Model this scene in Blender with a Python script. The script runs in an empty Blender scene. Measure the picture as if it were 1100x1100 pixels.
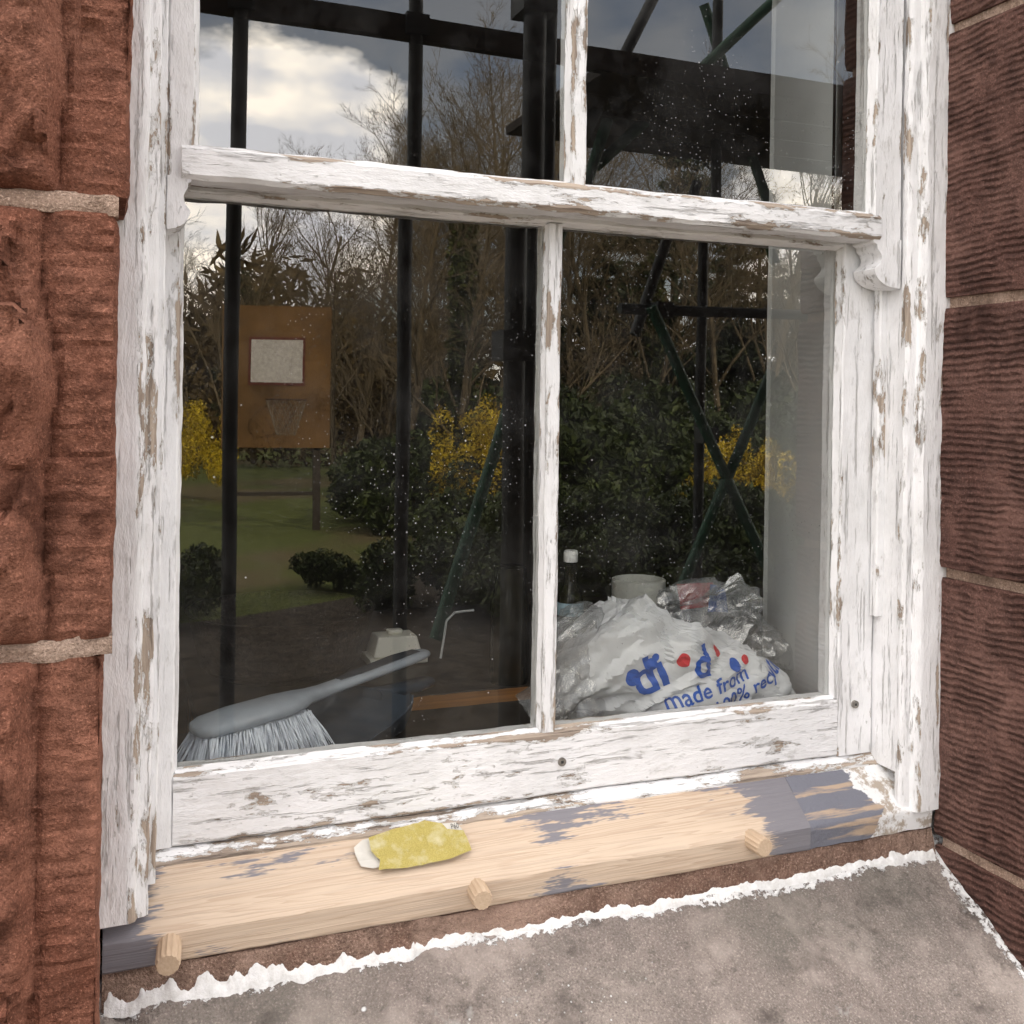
import bpy, bmesh, math, random
import numpy as np
from mathutils import Vector, Matrix, noise
from mathutils.bvhtree import BVHTree
random.seed(7); np.random.seed(7)
H = 1.5   # eye height; window heights below are relative to it
scene = bpy.context.scene
col = scene.collection

# ---------------------------------------------------------------- helpers
def empty(name, parent=None):
    o = bpy.data.objects.new(name, None); col.objects.link(o)
    if parent: o.parent = parent
    return o

def mk(name, verts, faces, mat=None, parent=None, smooth=None):
    me = bpy.data.meshes.new(name)
    me.from_pydata([tuple(v) for v in verts], [], faces)
    me.update()
    if smooth is not None:
        me.polygons.foreach_set("use_smooth", [True]*len(me.polygons))
        if smooth < 179: me.set_sharp_from_angle(angle=math.radians(smooth))
    o = bpy.data.objects.new(name, me); col.objects.link(o)
    if mat: me.materials.append(mat)
    if parent: o.parent = parent
    return o

def rrect(a0, a1, b0, b1, r=0.0015):
    r = min(r, (a1-a0)*.45, (b1-b0)*.45)
    return [(a0+r,b0),(a1-r,b0),(a1,b0+r),(a1,b1-r),(a1-r,b1),(a0+r,b1),(a0,b1-r),(a0,b0+r)]

def subdiv_profile(p, step):
    out=[]
    for i in range(len(p)):
        a=p[i]; b=p[(i+1)%len(p)]
        L=math.hypot(b[0]-a[0],b[1]-a[1]); ts=[(0,1.)]
        if L>.010: ts.append((.0045/L,0.))
        n=max(1,int((L-.009)/step))
        if L>.010:
            for k in range(1,n): ts.append((.0045/L+(1-.009/L)*k/n,0.))
            ts.append((1-.0045/L,0.))
        for t,e in ts: out.append((a[0]+(b[0]-a[0])*t,a[1]+(b[1]-a[1])*t,e))
    return out

def beam(name, prof, axis, a0, a1, mat, parent=None, step=.012, jit=.0008, js=45, pstep=.012, smooth=35):
    """extrude a closed 2D profile along an axis with slight irregularity (z relative to H)"""
    prof = subdiv_profile(prof, pstep)
    n=max(1,int((a1-a0)/step)); V=[]; F=[]; m=len(prof); E=[]
    for i in range(n+1):
        t=a0+(a1-a0)*i/n
        for (p,q,e) in prof:
            if axis=='x': v=Vector((t,p,q+H))
            elif axis=='z': v=Vector((p,q,t+H))
            else: v=Vector((p,t,q+H))
            if jit:
                d=noise.noise_vector(v*js)*jit + noise.noise_vector(v*js*.15)*jit*1.2
                if axis=='x': d.x=0
                elif axis=='z': d.z=0
                else: d.y=0
                v=v+d
            V.append(v); E.append(e)
    for i in range(n):
        for j in range(m):
            k=(j+1)%m
            F.append((i*m+j,i*m+k,(i+1)*m+k,(i+1)*m+j))
    F.append(tuple(reversed(range(m)))); F.append(tuple(range(n*m,(n+1)*m)))
    o=mk(name,V,F,mat,parent)
    bm=bmesh.new(); bm.from_mesh(o.data); bmesh.ops.recalc_face_normals(bm,faces=bm.faces); bm.to_mesh(o.data); bm.free()
    at=o.data.attributes.new('edge','FLOAT','POINT'); at.data.foreach_set('value',E)
    if smooth:
        o.data.polygons.foreach_set("use_smooth",[True]*len(o.data.polygons)); o.data.set_sharp_from_angle(angle=math.radians(smooth))
    return o

def box(name,x0,x1,y0,y1,z0,z1,mat,parent=None,r=.0015,axis='x',jit=.0008,step=.012):
    if axis=='x': return beam(name,rrect(y0,y1,z0,z1,r),'x',x0,x1,mat,parent,step,jit)
    if axis=='z': return beam(name,rrect(x0,x1,y0,y1,r),'z',z0,z1,mat,parent,step,jit)
    return beam(name,rrect(x0,x1,z0,z1,r),'y',y0,y1,mat,parent,step,jit)

def plainbox(name,x0,x1,y0,y1,z0,z1,mat,parent=None):  # absolute z
    V=[(x,y,z) for x in(x0,x1) for y in(y0,y1) for z in(z0,z1)]
    F=[(0,1,3,2),(4,6,7,5),(0,4,5,1),(2,3,7,6),(0,2,6,4),(1,5,7,3)]
    return mk(name,V,F,mat,parent)

def tube_data(p0,p1,r0,r1,n,V,F,cap=True):
    p0=Vector(p0);p1=Vector(p1);d=(p1-p0).normalized()
    u=d.orthogonal().normalized(); w=d.cross(u); b=len(V)
    for (p,r) in((p0,r0),(p1,r1)):
        for i in range(n):
            a=2*math.pi*i/n; V.append(p+u*math.cos(a)*r+w*math.sin(a)*r)
    for i in range(n):
        k=(i+1)%n; F.append((b+i,b+k,b+n+k,b+n+i))
    if cap:
        F.append(tuple(b+i for i in reversed(range(n)))); F.append(tuple(b+n+i for i in range(n)))

def tube(name,p0,p1,r,mat,parent=None,n=16,r1=None):
    V=[];F=[];tube_data(p0,p1,r,r if r1 is None else r1,n,V,F)
    return mk(name,V,F,mat,parent,smooth=40)

# ---------------------------------------------------------------- materials
class M:
    def __init__(s,name):
        s.m=bpy.data.materials.new(name); s.m.use_nodes=True
        s.t=s.m.node_tree; s.t.nodes.clear()
        s.out=s.n('ShaderNodeOutputMaterial')
        s.b=s.n('ShaderNodeBsdfPrincipled'); s.l(s.b.outputs[0],s.out.inputs[0])
        s.b.inputs['Specular IOR Level'].default_value=.3
        s.tc=s.n('ShaderNodeTexCoord')
    def n(s,t): return s.t.nodes.new(t)
    def l(s,a,b): s.t.links.new(a,b)
    def set(s,i,v):
        if hasattr(v,'is_linked') or hasattr(v,'links'): s.l(v,i)
        else: i.default_value=v
    def mapc(s,scale,loc=(0,0,0),rot=(0,0,0),src=None):
        m=s.n('ShaderNodeMapping'); m.inputs['Scale'].default_value=scale; m.inputs['Location'].default_value=loc; m.inputs['Rotation'].default_value=rot
        s.l(src or s.tc.outputs['Object'],m.inputs[0]); return m.outputs[0]
    def noise(s,scale,detail=5,rough=.6,vec=None,dist=0):
        n=s.n('ShaderNodeTexNoise'); n.inputs['Scale'].default_value=scale; n.inputs['Detail'].default_value=min(detail,5)
        n.inputs['Roughness'].default_value=rough; n.inputs['Distortion'].default_value=dist
        s.l(vec or s.tc.outputs['Object'],n.inputs['Vector']); return n.outputs['Fac']
    def vor(s,scale,vec=None,feat='F1'):
        n=s.n('ShaderNodeTexVoronoi'); n.feature=feat; n.inputs['Scale'].default_value=scale
        s.l(vec or s.tc.outputs['Object'],n.inputs['Vector']); return n.outputs['Distance']
    def ramp(s,f,stops):
        r=s.n('ShaderNodeValToRGB'); e=r.color_ramp.elements
        while len(e)<len(stops): e.new(.5)
        for k,(p,c) in enumerate(stops):
            e[k].position=p; e[k].color=(c,c,c,1) if isinstance(c,(int,float)) else (*c,1)
        s.l(f,r.inputs[0]); return r.outputs[0]
    def mr(s,f,a,b,c=0,d=1):
        r=s.n('ShaderNodeMapRange'); s.l(f,r.inputs[0])
        for i,v in enumerate((a,b,c,d)): r.inputs[i+1].default_value=v
        return r.outputs[0]
    def math(s,op,a,b=0,c=None):
        m=s.n('ShaderNodeMath'); m.operation=op; s.set(m.inputs[0],a); s.set(m.inputs[1],b)
        if c is not None: s.set(m.inputs[2],c)
        return m.outputs[0]
    def mix(s,f,a,b):
        m=s.n('ShaderNodeMix'); m.data_type='RGBA'; s.set(m.inputs[0],f)
        for i,v in((6,a),(7,b)):
            if isinstance(v,tuple): v=(*v,1)
            s.set(m.inputs[i],v)
        return m.outputs[2]
    def bump(s,h,strength,dist,nrm=None):
        b=s.n('ShaderNodeBump'); b.inputs['Strength'].default_value=strength; b.inputs['Distance'].default_value=dist
        s.l(h,b.inputs['Height'])
        if nrm: s.l(nrm,b.inputs['Normal'])
        return b.outputs[0]
    def xyz(s):
        x=s.n('ShaderNodeSeparateXYZ'); s.l(s.tc.outputs['Object'],x.inputs[0]); return x.outputs
    def col(s,c): s.set(s.b.inputs['Base Color'],(*c,1) if isinstance(c,tuple) else c)
    def rough(s,c): s.set(s.b.inputs['Roughness'],c)
    def nrm(s,c): s.l(c,s.b.inputs['Normal'])

def simple(name,c,rough=.6,var=.25,scale=30,metal=0,bump=0):
    m=M(name); n=m.noise(scale,3)
    d=tuple(x*(1-var) for x in c); e=tuple(min(1,x*(1+var)) for x in c)
    m.col(m.ramp(n,[(.3,d),(.7,e)])); m.rough(rough); m.b.inputs['Metallic'].default_value=metal
    if bump: m.nrm(m.bump(n,.5,bump))
    return m.m

def peel(name,axis,amount=.5,edgew=.15):
    m=M(name)
    s1={'x':(.30,1,1),'z':(1,1,.28),'y':(1,.3,1)}[axis]
    s2={'x':(.05,1,1),'z':(1,1,.05),'y':(1,.06,1)}[axis]
    v1=m.mapc(s1); v2=m.mapc(s2,(3,1,2))
    big=m.noise(48,5,.72,v1,.4); fine=m.noise(220,3,.7,v1); area=m.noise(5.5,2,.5)
    at=m.n('ShaderNodeAttribute'); at.attribute_name='edge'
    en=m.math('MULTIPLY',at.outputs['Fac'],m.mr(m.noise(24,3,.65,v1),.42,.60))
    w=m.math('ADD',m.math('MULTIPLY',big,.56),m.math('MULTIPLY',fine,.26))
    w=m.math('ADD',w,m.math('MULTIPLY',area,.32))
    w=m.math('ADD',w,m.math('MULTIPLY',en,edgew))
    th=.668-.1*(amount-.5)
    mask=m.mr(w,th,th+.006)
    under=m.mr(w,th-.034,th-.026)
    grain=m.noise(240,3,.6,v2)
    wood=m.mix(m.mr(grain,.35,.7),(.47,.39,.315),(.26,.21,.175))
    dirt=m.noise(9,4,.7); dirt2=m.noise(80,4,.75,v1)
    paint=m.mix(m.mr(dirt,.45,.75),(.88,.88,.89),(.72,.72,.72))
    crack=m.mr(m.noise(120,5,.78,v2),.58,.64)
    paint=m.mix(m.math('MULTIPLY',crack,.55),paint,(.44,.42,.40))
    paint=m.mix(m.mr(dirt2,.58,.72),paint,(.58,.57,.56))
    c=m.mix(under,paint,(.68,.67,.66)); c=m.mix(mask,c,wood)
    m.col(c); m.rough(m.math('ADD',.42,m.math('MULTIPLY',mask,.4)))
    h=m.math('SUBTRACT',1,m.math('ADD',m.math('MULTIPLY',mask,.55),m.math('MULTIPLY',under,.55)))
    h=m.math('SUBTRACT',h,m.math('MULTIPLY',crack,.5))
    h=m.math('ADD',h,m.math('MULTIPLY',dirt2,1.0))
    m.nrm(m.bump(h,1.0,.0020)); return m.m

PX=peel('peeling_paint_x','x',.25,.13); PZ=peel('peeling_paint_z','z',.08,.13); PXW=peel('peeling_paint_worn','x',.52); PZL=peel('peeling_paint_z_light','z',-.1,.10); PXO=peel('old_sill_paint','x',1.1)

def pine():
    m=M('bare_pine'); x,y,z=m.xyz()
    vs=m.mapc((.03,1,1)); vg=m.mapc((.035,1,1.6),(.2,0,0),(.35,0,0))
    g=m.noise(30,3,.5,vg,.6)
    rings=m.math('FRACT',m.math('MULTIPLY',g,17))
    rings=m.ramp(rings,[(0,0.0),(.55,.25),(.92,1),(1,0.0)])
    c=m.mix(m.math('MULTIPLY',rings,.75),(.60,.475,.36),(.38,.25,.165))
    fine=m.noise(260,4,.65,vs); c=m.mix(m.math('MULTIPLY',m.mr(fine,.52,.70),.55),c,(.32,.24,.19))
    tone=m.noise(6,3,.5,vs); c=m.mix(m.math('MULTIPLY',m.mr(tone,.42,.7),.6),c,(.68,.56,.44))
    k=m.mr(m.vor(7,m.mapc((.5,1.4,1.4))),.03,.10); c=m.mix(m.math('SUBTRACT',1,k),c,(.22,.11,.05))
    w=m.math('ADD',m.math('MULTIPLY',m.noise(20,5,.7,m.mapc((.3,1,1))),.65),m.math('MULTIPLY',m.noise(150,4,.75,m.mapc((.05,1,1))),.42))
    loc=m.mr(x,.715,.775,0,.28)
    loc=m.math('ADD',loc,m.mr(x,.07,.01,0,.24))
    dx=m.math('ABSOLUTE',m.math('SUBTRACT',x,.47)); loc=m.math('ADD',loc,m.mr(dx,.0,.06,.125,0))
    loc=m.math('ADD',loc,m.mr(y,-.045,-.02,0,.085))
    g2=m.mr(m.math('ADD',w,loc),.640,.670)
    c=m.mix(m.math('MULTIPLY',g2,.9),c,(.18,.185,.22))
    m.col(c); m.rough(.62)
    m.nrm(m.bump(m.math('ADD',fine,m.math('MULTIPLY',rings,.3)),.6,.001)); return m.m
PINE=pine()

def sandstone(name,c0,c1,c2,tool=None,bs=1,lichen=0):
    m=M(name); x,y,z=m.xyz()
    a=m.noise(5,4,.6); b=m.noise(38,5,.7); f=m.noise(420,3,.7)
    c=m.mix(m.mr(a,.40,.60),c0,c1); c=m.mix(m.mr(b,.45,.75),c,c2)
    c=m.mix(m.mr(f,.54,.75),c,tuple(min(1,q*1.7) for q in c1))
    c=m.mix(m.mr(f,.46,.3),c,tuple(q*.58 for q in c0))
    blk=m.noise(11,5,.72); c=m.mix(m.mr(blk,.55,.68,0,.85),c,tuple(q*.42 for q in c0))
    lt=m.noise(8,4,.65,m.mapc((1,1,1),(7,3,5))); c=m.mix(m.mr(lt,.54,.66,0,.55),c,tuple(min(1,q*1.5) for q in c1))
    if lichen:
        l=m.mr(m.noise(9,5,.65,None,.2),.64,.67); c=m.mix(m.math('MULTIPLY',l,lichen),c,(.36,.35,.33))
        g=m.mr(m.noise(3.2,5,.6),.48,.64); c=m.mix(m.math('MULTIPLY',g,.4),c,(.13,.13,.11))
        d=m.mr(m.noise(30,5,.75),.58,.68); c=m.mix(m.math('MULTIPLY',d,.5),c,(.07,.062,.055))
    m.col(c); m.rough(.92); m.b.inputs['Specular IOR Level'].default_value=.15
    n=m.bump(f,.6*bs,.0020); n=m.bump(b,.8*bs,.010,n)
    if tool:
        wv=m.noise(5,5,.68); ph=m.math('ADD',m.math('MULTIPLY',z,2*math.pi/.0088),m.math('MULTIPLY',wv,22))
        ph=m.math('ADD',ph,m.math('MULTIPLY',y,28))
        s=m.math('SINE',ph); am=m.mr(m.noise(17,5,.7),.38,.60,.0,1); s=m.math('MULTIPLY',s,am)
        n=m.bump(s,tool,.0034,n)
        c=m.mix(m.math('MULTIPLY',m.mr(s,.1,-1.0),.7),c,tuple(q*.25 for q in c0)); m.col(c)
    m.nrm(n); return m.m
STL=sandstone('red_sandstone_rock_faced',(.175,.068,.043),(.265,.120,.080),(.115,.050,.034),bs=1.2)
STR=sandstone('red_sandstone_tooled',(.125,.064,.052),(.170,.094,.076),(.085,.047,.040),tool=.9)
STS=sandstone('sandstone_sill',(.225,.190,.172),(.29,.25,.225),(.165,.143,.130),lichen=.6,bs=1.0)
MORT=sandstone('lime_mortar',(.36,.25,.19),(.47,.35,.28),(.29,.20,.15),bs=1.5)
WALLM=M('sandstone_ashlar')
br=WALLM.n('ShaderNodeTexBrick'); WALLM.l(WALLM.mapc((1,1,1),(0,0,0),(math.pi/2,0,0)),br.inputs[0])
br.inputs['Scale'].default_value=1; br.inputs['Brick Width'].default_value=.6; br.inputs['Row Height'].default_value=.36; br.inputs['Mortar Size'].default_value=.008
br.inputs['Color1'].default_value=(.16,.075,.05,1); br.inputs['Color2'].default_value=(.12,.055,.04,1); br.inputs['Mortar'].default_value=(.3,.22,.17,1)
WALLM.col(WALLM.mix(WALLM.mr(WALLM.noise(20,4),.4,.8),br.outputs[0],(.08,.04,.03))); WALLM.rough(.9); WALLM=WALLM.m

def glassmat():
    m=M('window_glass'); m.t.nodes.remove(m.b)
    lw=m.n('ShaderNodeLayerWeight'); lw.inputs[0].default_value=.5
    f=m.math('POWER',lw.outputs['Facing'],5); f=m.math('ADD',m.math('MULTIPLY',f,.80),.155)
    gl=m.n('ShaderNodeBsdfGlossy'); gl.inputs['Roughness'].default_value=0; gl.inputs[0].default_value=(1,.99,.94,1)
    m.l(m.bump(m.noise(3.0,1,.5),.02,.02),gl.inputs['Normal'])
    tr=m.n('ShaderNodeBsdfTransparent'); tr.inputs[0].default_value=(.93,.94,.92,1)
    mx=m.n('ShaderNodeMixShader'); m.l(f,mx.inputs[0]); m.l(tr.outputs[0],mx.inputs[1]); m.l(gl.outputs[0],mx.inputs[2])
    df=m.n('ShaderNodeBsdfDiffuse'); df.inputs[0].default_value=(.7,.7,.7,1)
    sp=m.mr(m.vor(60,m.mapc((1,1,1),(5,1,2))),.09,.05); sp=m.math('MULTIPLY',sp,m.mr(m.noise(6,3),.50,.60))
    sp2=m.mr(m.vor(190,m.mapc((1,1,1),(1,1,2))),.14,.08); sp2=m.math('MULTIPLY',sp2,m.mr(m.noise(4,3),.46,.62))
    dust=m.mr(m.noise(7,5,.75),.45,.85,.003,.045)
    a=m.math('MAXIMUM',m.math('MULTIPLY',m.math('MAXIMUM',sp,sp2),.6),dust)
    m2=m.n('ShaderNodeMixShader'); m.l(a,m2.inputs[0]); m.l(mx.outputs[0],m2.inputs[1]); m.l(df.outputs[0],m2.inputs[2])
    m.l(m2.outputs[0],m.out.inputs[0]); return m.m
GLASS=glassmat()

# ================================================================ HOUSE
house=empty('sandstone_house')
def facet(p,sc,sd):
    d,pts=noise.voronoi(p*sc+sd)
    c=pts[0]; h=noise.noise_vector(c*3.7)
    return (p*sc+sd-c).dot(h)+noise.noise(c*5.1)*.6
def stone(name,x0,x1,y0,y1,z0,z1,mat,mode,res=.007,seed=0):
    bm=bmesh.new(); V={}
    nx=max(2,int((x1-x0)/res)); ny=max(2,int((y1-y0)/res)); nz=max(2,int((z1-z0)/res))
    def gv(i,j,k):
        key=(i,j,k)
        if key not in V:
            V[key]=bm.verts.new(Vector((x0+(x1-x0)*i/nx,y0+(y1-y0)*j/ny,z0+(z1-z0)*k/nz+H)))
        return V[key]
    for i in range(nx):
        for k in range(nz):
            bm.faces.new((gv(i,0,k),gv(i+1,0,k),gv(i+1,0,k+1),gv(i,0,k+1)))
    for j in range(ny):
        for k in range(nz):
            if mode=='L': bm.faces.new((gv(nx,j,k),gv(nx,j+1,k),gv(nx,j+1,k+1),gv(nx,j,k+1)))
            else: bm.faces.new((gv(0,j,k),gv(0,j,k+1),gv(0,j+1,k+1),gv(0,j+1,k)))
    for i in range(nx):
        for j in range(ny):
            bm.faces.new((gv(i,j,nz),gv(i+1,j,nz),gv(i+1,j+1,nz),gv(i,j+1,nz)))
            bm.faces.new((gv(i,j,0),gv(i,j+1,0),gv(i+1,j+1,0),gv(i+1,j,0)))
    cx=x1 if mode=='L' else x0
    for v in bm.verts:
        p=v.co.copy(); sd=Vector((seed*3.1,seed*1.7,seed*.9))
        n1=noise.fractal(p*14+sd,1,2,5); n2=noise.fractal(p*50+sd,1,2,3)
        rr=.009+.006*noise.noise(p*18+sd)
        dx=abs(p.x-cx); dy=p.y-y0; dz=min(p.z-H-z0,z1-p.z+H)
        sx=-1 if mode=='L' else 1
        d=Vector((0,0,0))
        def rnd(a,b):
            if a<rr and b<rr:
                q=math.hypot(rr-a,rr-b)
                return max(0,q-rr)/max(q,1e-5)
            return 0
        k=rnd(dx,dy)
        if k: d+=Vector((sx*(rr-dx)*k,(rr-dy)*k,0))
        k=rnd(dy,dz)
        if k: d.y+=(rr-dy)*k
        k=rnd(dx,dz)
        if k: d.x+=sx*(rr-dx)*k
        if dx<.0005: d.x+=sx*(.002*n1+.0012*n2+.002+.0022*max(0,facet(p,30,sd)))
        if dy<.0005:
            if mode=='L':
                mg=.050+.014*noise.noise(Vector((seed*2,3,p.z*9)))+.004*noise.noise(Vector((seed,1,p.z*45)))
                s=min(1,max(0,(dx-mg)/.020)); s=s*s*(3-2*s)
                e=math.sqrt(min(1,max(0,dz/.03)))
                q=Vector((p.x*1.3,p.y,p.z*.8))+noise.noise_vector(p*9)*.02+noise.noise_vector(p*40)*.003
                fc=facet(q,11,sd)*.034+facet(q,28,sd)*.014+facet(q,70,sd)*.004
                d.y-= s*e*(.020+fc+.009*n1) + .0034*n1+.0022*n2
                d.y-= (1-s)*.004*facet(q,22,sd)
                g=math.exp(-((dx-mg-.002)/.0045)**2); d.y+=.006*g
                d.y+=.0012*math.sin(p.z*2*math.pi/.013+4*n1)*(1-s)
                chip=noise.noise(p*9+sd*2)
                if chip>.2 and dx<.045: d.y+=min(.008,(chip-.2)*.04)
            else: d.y-=.002*n1
        v.co=p+d
    bmesh.ops.recalc_face_normals(bm,faces=bm.faces)
    me=bpy.data.meshes.new(name); bm.to_mesh(me); bm.free()
    me.polygons.foreach_set("use_smooth",[True]*len(me.polygons))
    me.set_sharp_from_angle(angle=math.radians(38))
    me.materials.append(mat); o=bpy.data.objects.new(name,me); col.objects.link(o); o.parent=house
    return o
jl=[-.935,-.5725,-.2077,.155,.515,.88,1.24]; xl=[-.002,-.001,.006,.014,.014,.012]
for i in range(6):
    vis=i in(1,2,3)
    stone('quoin_left_%d'%i,-.42 if i%2 else -.55,xl[i],-.2,-.062,jl[i]+.007,jl[i+1]-.007,STL,'L',.0045 if vis else .02,i+1)
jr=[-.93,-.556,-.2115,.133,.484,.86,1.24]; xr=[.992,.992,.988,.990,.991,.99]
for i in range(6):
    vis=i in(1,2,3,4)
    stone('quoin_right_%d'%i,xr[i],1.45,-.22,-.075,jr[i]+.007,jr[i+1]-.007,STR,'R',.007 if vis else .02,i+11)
def mortar(name,x0,x1,y0,y1,z0,z1):
    return beam(name,rrect(x0,x1,y0,y1,.004),'z',z0,z1,MORT,house,.006,.0018,60,.008)
mortar('mortar_left',-.5,-.0075,-.178,-.062,-.9,1.2)
mortar('mortar_right',1.0015,1.44,-.210,-.076,-.9,1.2)
for k,z in enumerate((-.2077,.155)):
    beam('pointing_left_%d'%k,[(-.1965,z-.009),(-.1985,z-.004),(-.199,z+.004),(-.1965,z+.009),(-.17,z+.009),(-.17,z-.009)],'x',-.42,.004,MORT,house,.006,.003,60,.004)
plainbox('wall_left',-6,-.40,-.19,.25,0,6,WALLM,house)
plainbox('wall_left_core',-.40,-.03,-.06,.25,0,H+1.1,WALLM,house)
plainbox('wall_right',1.44,8,-.19,.25,0,6,WALLM,house)
plainbox('wall_right_core',1.04,1.44,-.06,.25,0,H+1.1,WALLM,house)
plainbox('wall_over',-.40,1.44,-.19,.25,H+1.1,6,WALLM,house)
plainbox('wall_under',-.40,1.44,-.19,.25,0,H-.70,WALLM,house)
plainbox('wall_under_inner',-.03,1.04,.02,.25,H-.70,H-.56,WALLM,house)
plainbox('wall_back',-6,8,8,8.4,0,6,WALLM,house)
plainbox('wall_gable_a',-6.4,-6,-.19,8.4,0,6,WALLM,house)
plainbox('wall_gable_b',8,8.4,-.19,8.4,0,6,WALLM,house)
SLATE=simple('slate',(.08,.085,.1),.6,.3,8)
mk('roof',[(-6.7,-.5,5.95),(8.7,-.5,5.95),(8.7,4.1,8.2),(-6.7,4.1,8.2),(-6.7,8.7,5.95),(8.7,8.7,5.95)],[(0,1,2,3),(3,2,5,4),(0,3,4),(1,5,2),(0,4,5,1)],SLATE,house)
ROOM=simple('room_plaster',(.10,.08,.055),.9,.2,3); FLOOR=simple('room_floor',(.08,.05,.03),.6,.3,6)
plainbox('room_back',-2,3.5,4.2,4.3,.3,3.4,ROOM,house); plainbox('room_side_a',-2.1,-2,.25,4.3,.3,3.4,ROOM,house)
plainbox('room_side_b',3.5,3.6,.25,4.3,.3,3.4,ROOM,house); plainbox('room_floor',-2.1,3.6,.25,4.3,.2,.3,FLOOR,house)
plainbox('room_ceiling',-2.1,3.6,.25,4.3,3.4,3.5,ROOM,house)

def sillmat():
    m=STS.copy(); m.name='sandstone_sill_painted'; t=m.node_tree
    mm=M.__new__(M); mm.m=m; mm.t=t
    mm.b=[n for n in t.nodes if n.type=='BSDF_PRINCIPLED'][0]; mm.tc=[n for n in t.nodes if n.type=='TEX_COORD'][0]
    base=mm.b.inputs['Base Color'].links[0].from_socket
    x,y,z=mm.xyz()
    w=mm.math('ADD',mm.math('MULTIPLY',mm.noise(9,5,.7),.034),mm.math('MULTIPLY',mm.noise(110,4,.75),.026))
    edge=mm.math('ADD',mm.math('ADD',y,.0785),w)
    k=mm.mr(edge,.0200,.0212)
    k2=mm.mr(mm.math('ADD',x,mm.math('MULTIPLY',w,1.2)),1.021,1.023)
    k=mm.math('MAXIMUM',k,k2)
    k=mm.math('MULTIPLY',k,mm.mr(mm.noise(90,4,.75),.57,.53))
    sp=mm.mr(mm.vor(16,mm.mapc((1,1,1),(.3,.2,.7))),.06,.04); sp=mm.math('MULTIPLY',sp,mm.mr(mm.noise(7,3),.52,.54))
    sp3=mm.mr(mm.vor(95,mm.mapc((1,1,1),(.3,.2,.7))),.13,.08); sp3=mm.math('MULTIPLY',sp3,mm.mr(mm.noise(5,3),.48,.58))
    k=mm.math('MAXIMUM',k,mm.math('MAXIMUM',sp,mm.math('MULTIPLY',sp3,.8)))
    c=mm.mix(k,base,mm.mix(mm.mr(mm.noise(60,5),.4,.7),(.80,.80,.80),(.58,.58,.58))); mm.col(c)
    n0=mm.b.inputs['Normal'].links[0].from_socket
    mm.nrm(mm.bump(k,.8,.002,n0)); return m
SILLM=sillmat()
V=[];F=[]; nx,ny=260,80
for j in range(ny+1):
    for i in range(nx+1):
        x=-.06+1.12*i/nx; y=-.02-.29*j/ny
        p=Vector((x,y,0)); zz=-.566+.623*(y+.074)
        zz+=.005*noise.fractal(p*8,1,2,4)+.0022*noise.fractal(p*45,1,2,4)
        pit=noise.noise(p*22)
        if pit<-.3: zz+=(pit+.3)*.030
        V.append((x,y,zz+H))
for j in range(ny):
    for i in range(nx):
        a=j*(nx+1)+i; F.append((a,a+1+0,a+nx+2,a+nx+1)[::-1])
sill=mk('stone_sill',V,F,SILLM,None,smooth=179)
sill.parent=house
beam('stone_sill_base',[(-.308,-.716),(-.308,-.78),(0.02,-.78),(.02,-.60),(-.05,-.60)],'x',-.06,1.06,STS,house,.03,.002)
BED=sandstone('sill_bed_stone',(.20,.12,.09),(.30,.21,.165),(.13,.085,.065),bs=1.5)
beam('stone_sill_upstand',[(-.0725,-.5425),(-.0750,-.550),(-.079,-.562),(-.084,-.585),(-.03,-.585),(-.03,-.5425)],'x',.0,.991,BED,house,.006,.0022,50,.004)

# ================================================================ WINDOW
win=empty('sash_window')
t0=(-.022,-.4705); t1=(-.075,-.512)
beam('old_sill',[(.06,-.457),(-.010,-.4585),(-.0225,-.4690),(-.0225,-.54),(.06,-.54)],'x',.0,.992,PXO,win,jit=.0014)
beam('new_sill_timber',[(-.0215,-.4705),(-.0735,-.5105),(-.076,-.514),(-.0755,-.5395),(-.074,-.5415),(-.0215,-.5415)],'x',.0,.80,PINE,win,jit=.0007)
GREYP=M('grey_undercoat_worn')
gx,gy,gz=GREYP.xyz()
w=GREYP.math('ADD',GREYP.math('MULTIPLY',GREYP.noise(20,5,.7,GREYP.mapc((.5,1,1))),1.0),GREYP.mr(gx,.87,.93,-.18,.24))
c=GREYP.mix(GREYP.mr(GREYP.noise(50,5,.6,GREYP.mapc((.1,1,1))),.54,.61),(.18,.185,.22),(.46,.35,.26))
c=GREYP.mix(GREYP.mr(w,.52,.55),c,GREYP.mix(GREYP.mr(GREYP.noise(40,5,.7),.50,.58),(.80,.80,.80),(.42,.36,.30)))
GREYP.col(c); GREYP.rough(.55); GREYP.nrm(GREYP.bump(GREYP.noise(60,5,.7),.8,.003)); GREYP=GREYP.m
beam('sill_corner',[(-.0218,-.4715),(-.0730,-.5115),(-.0755,-.516),(-.0735,-.5405),(-.0218,-.5405)],'x',.8005,.990,GREYP,win,jit=.0018)
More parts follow.
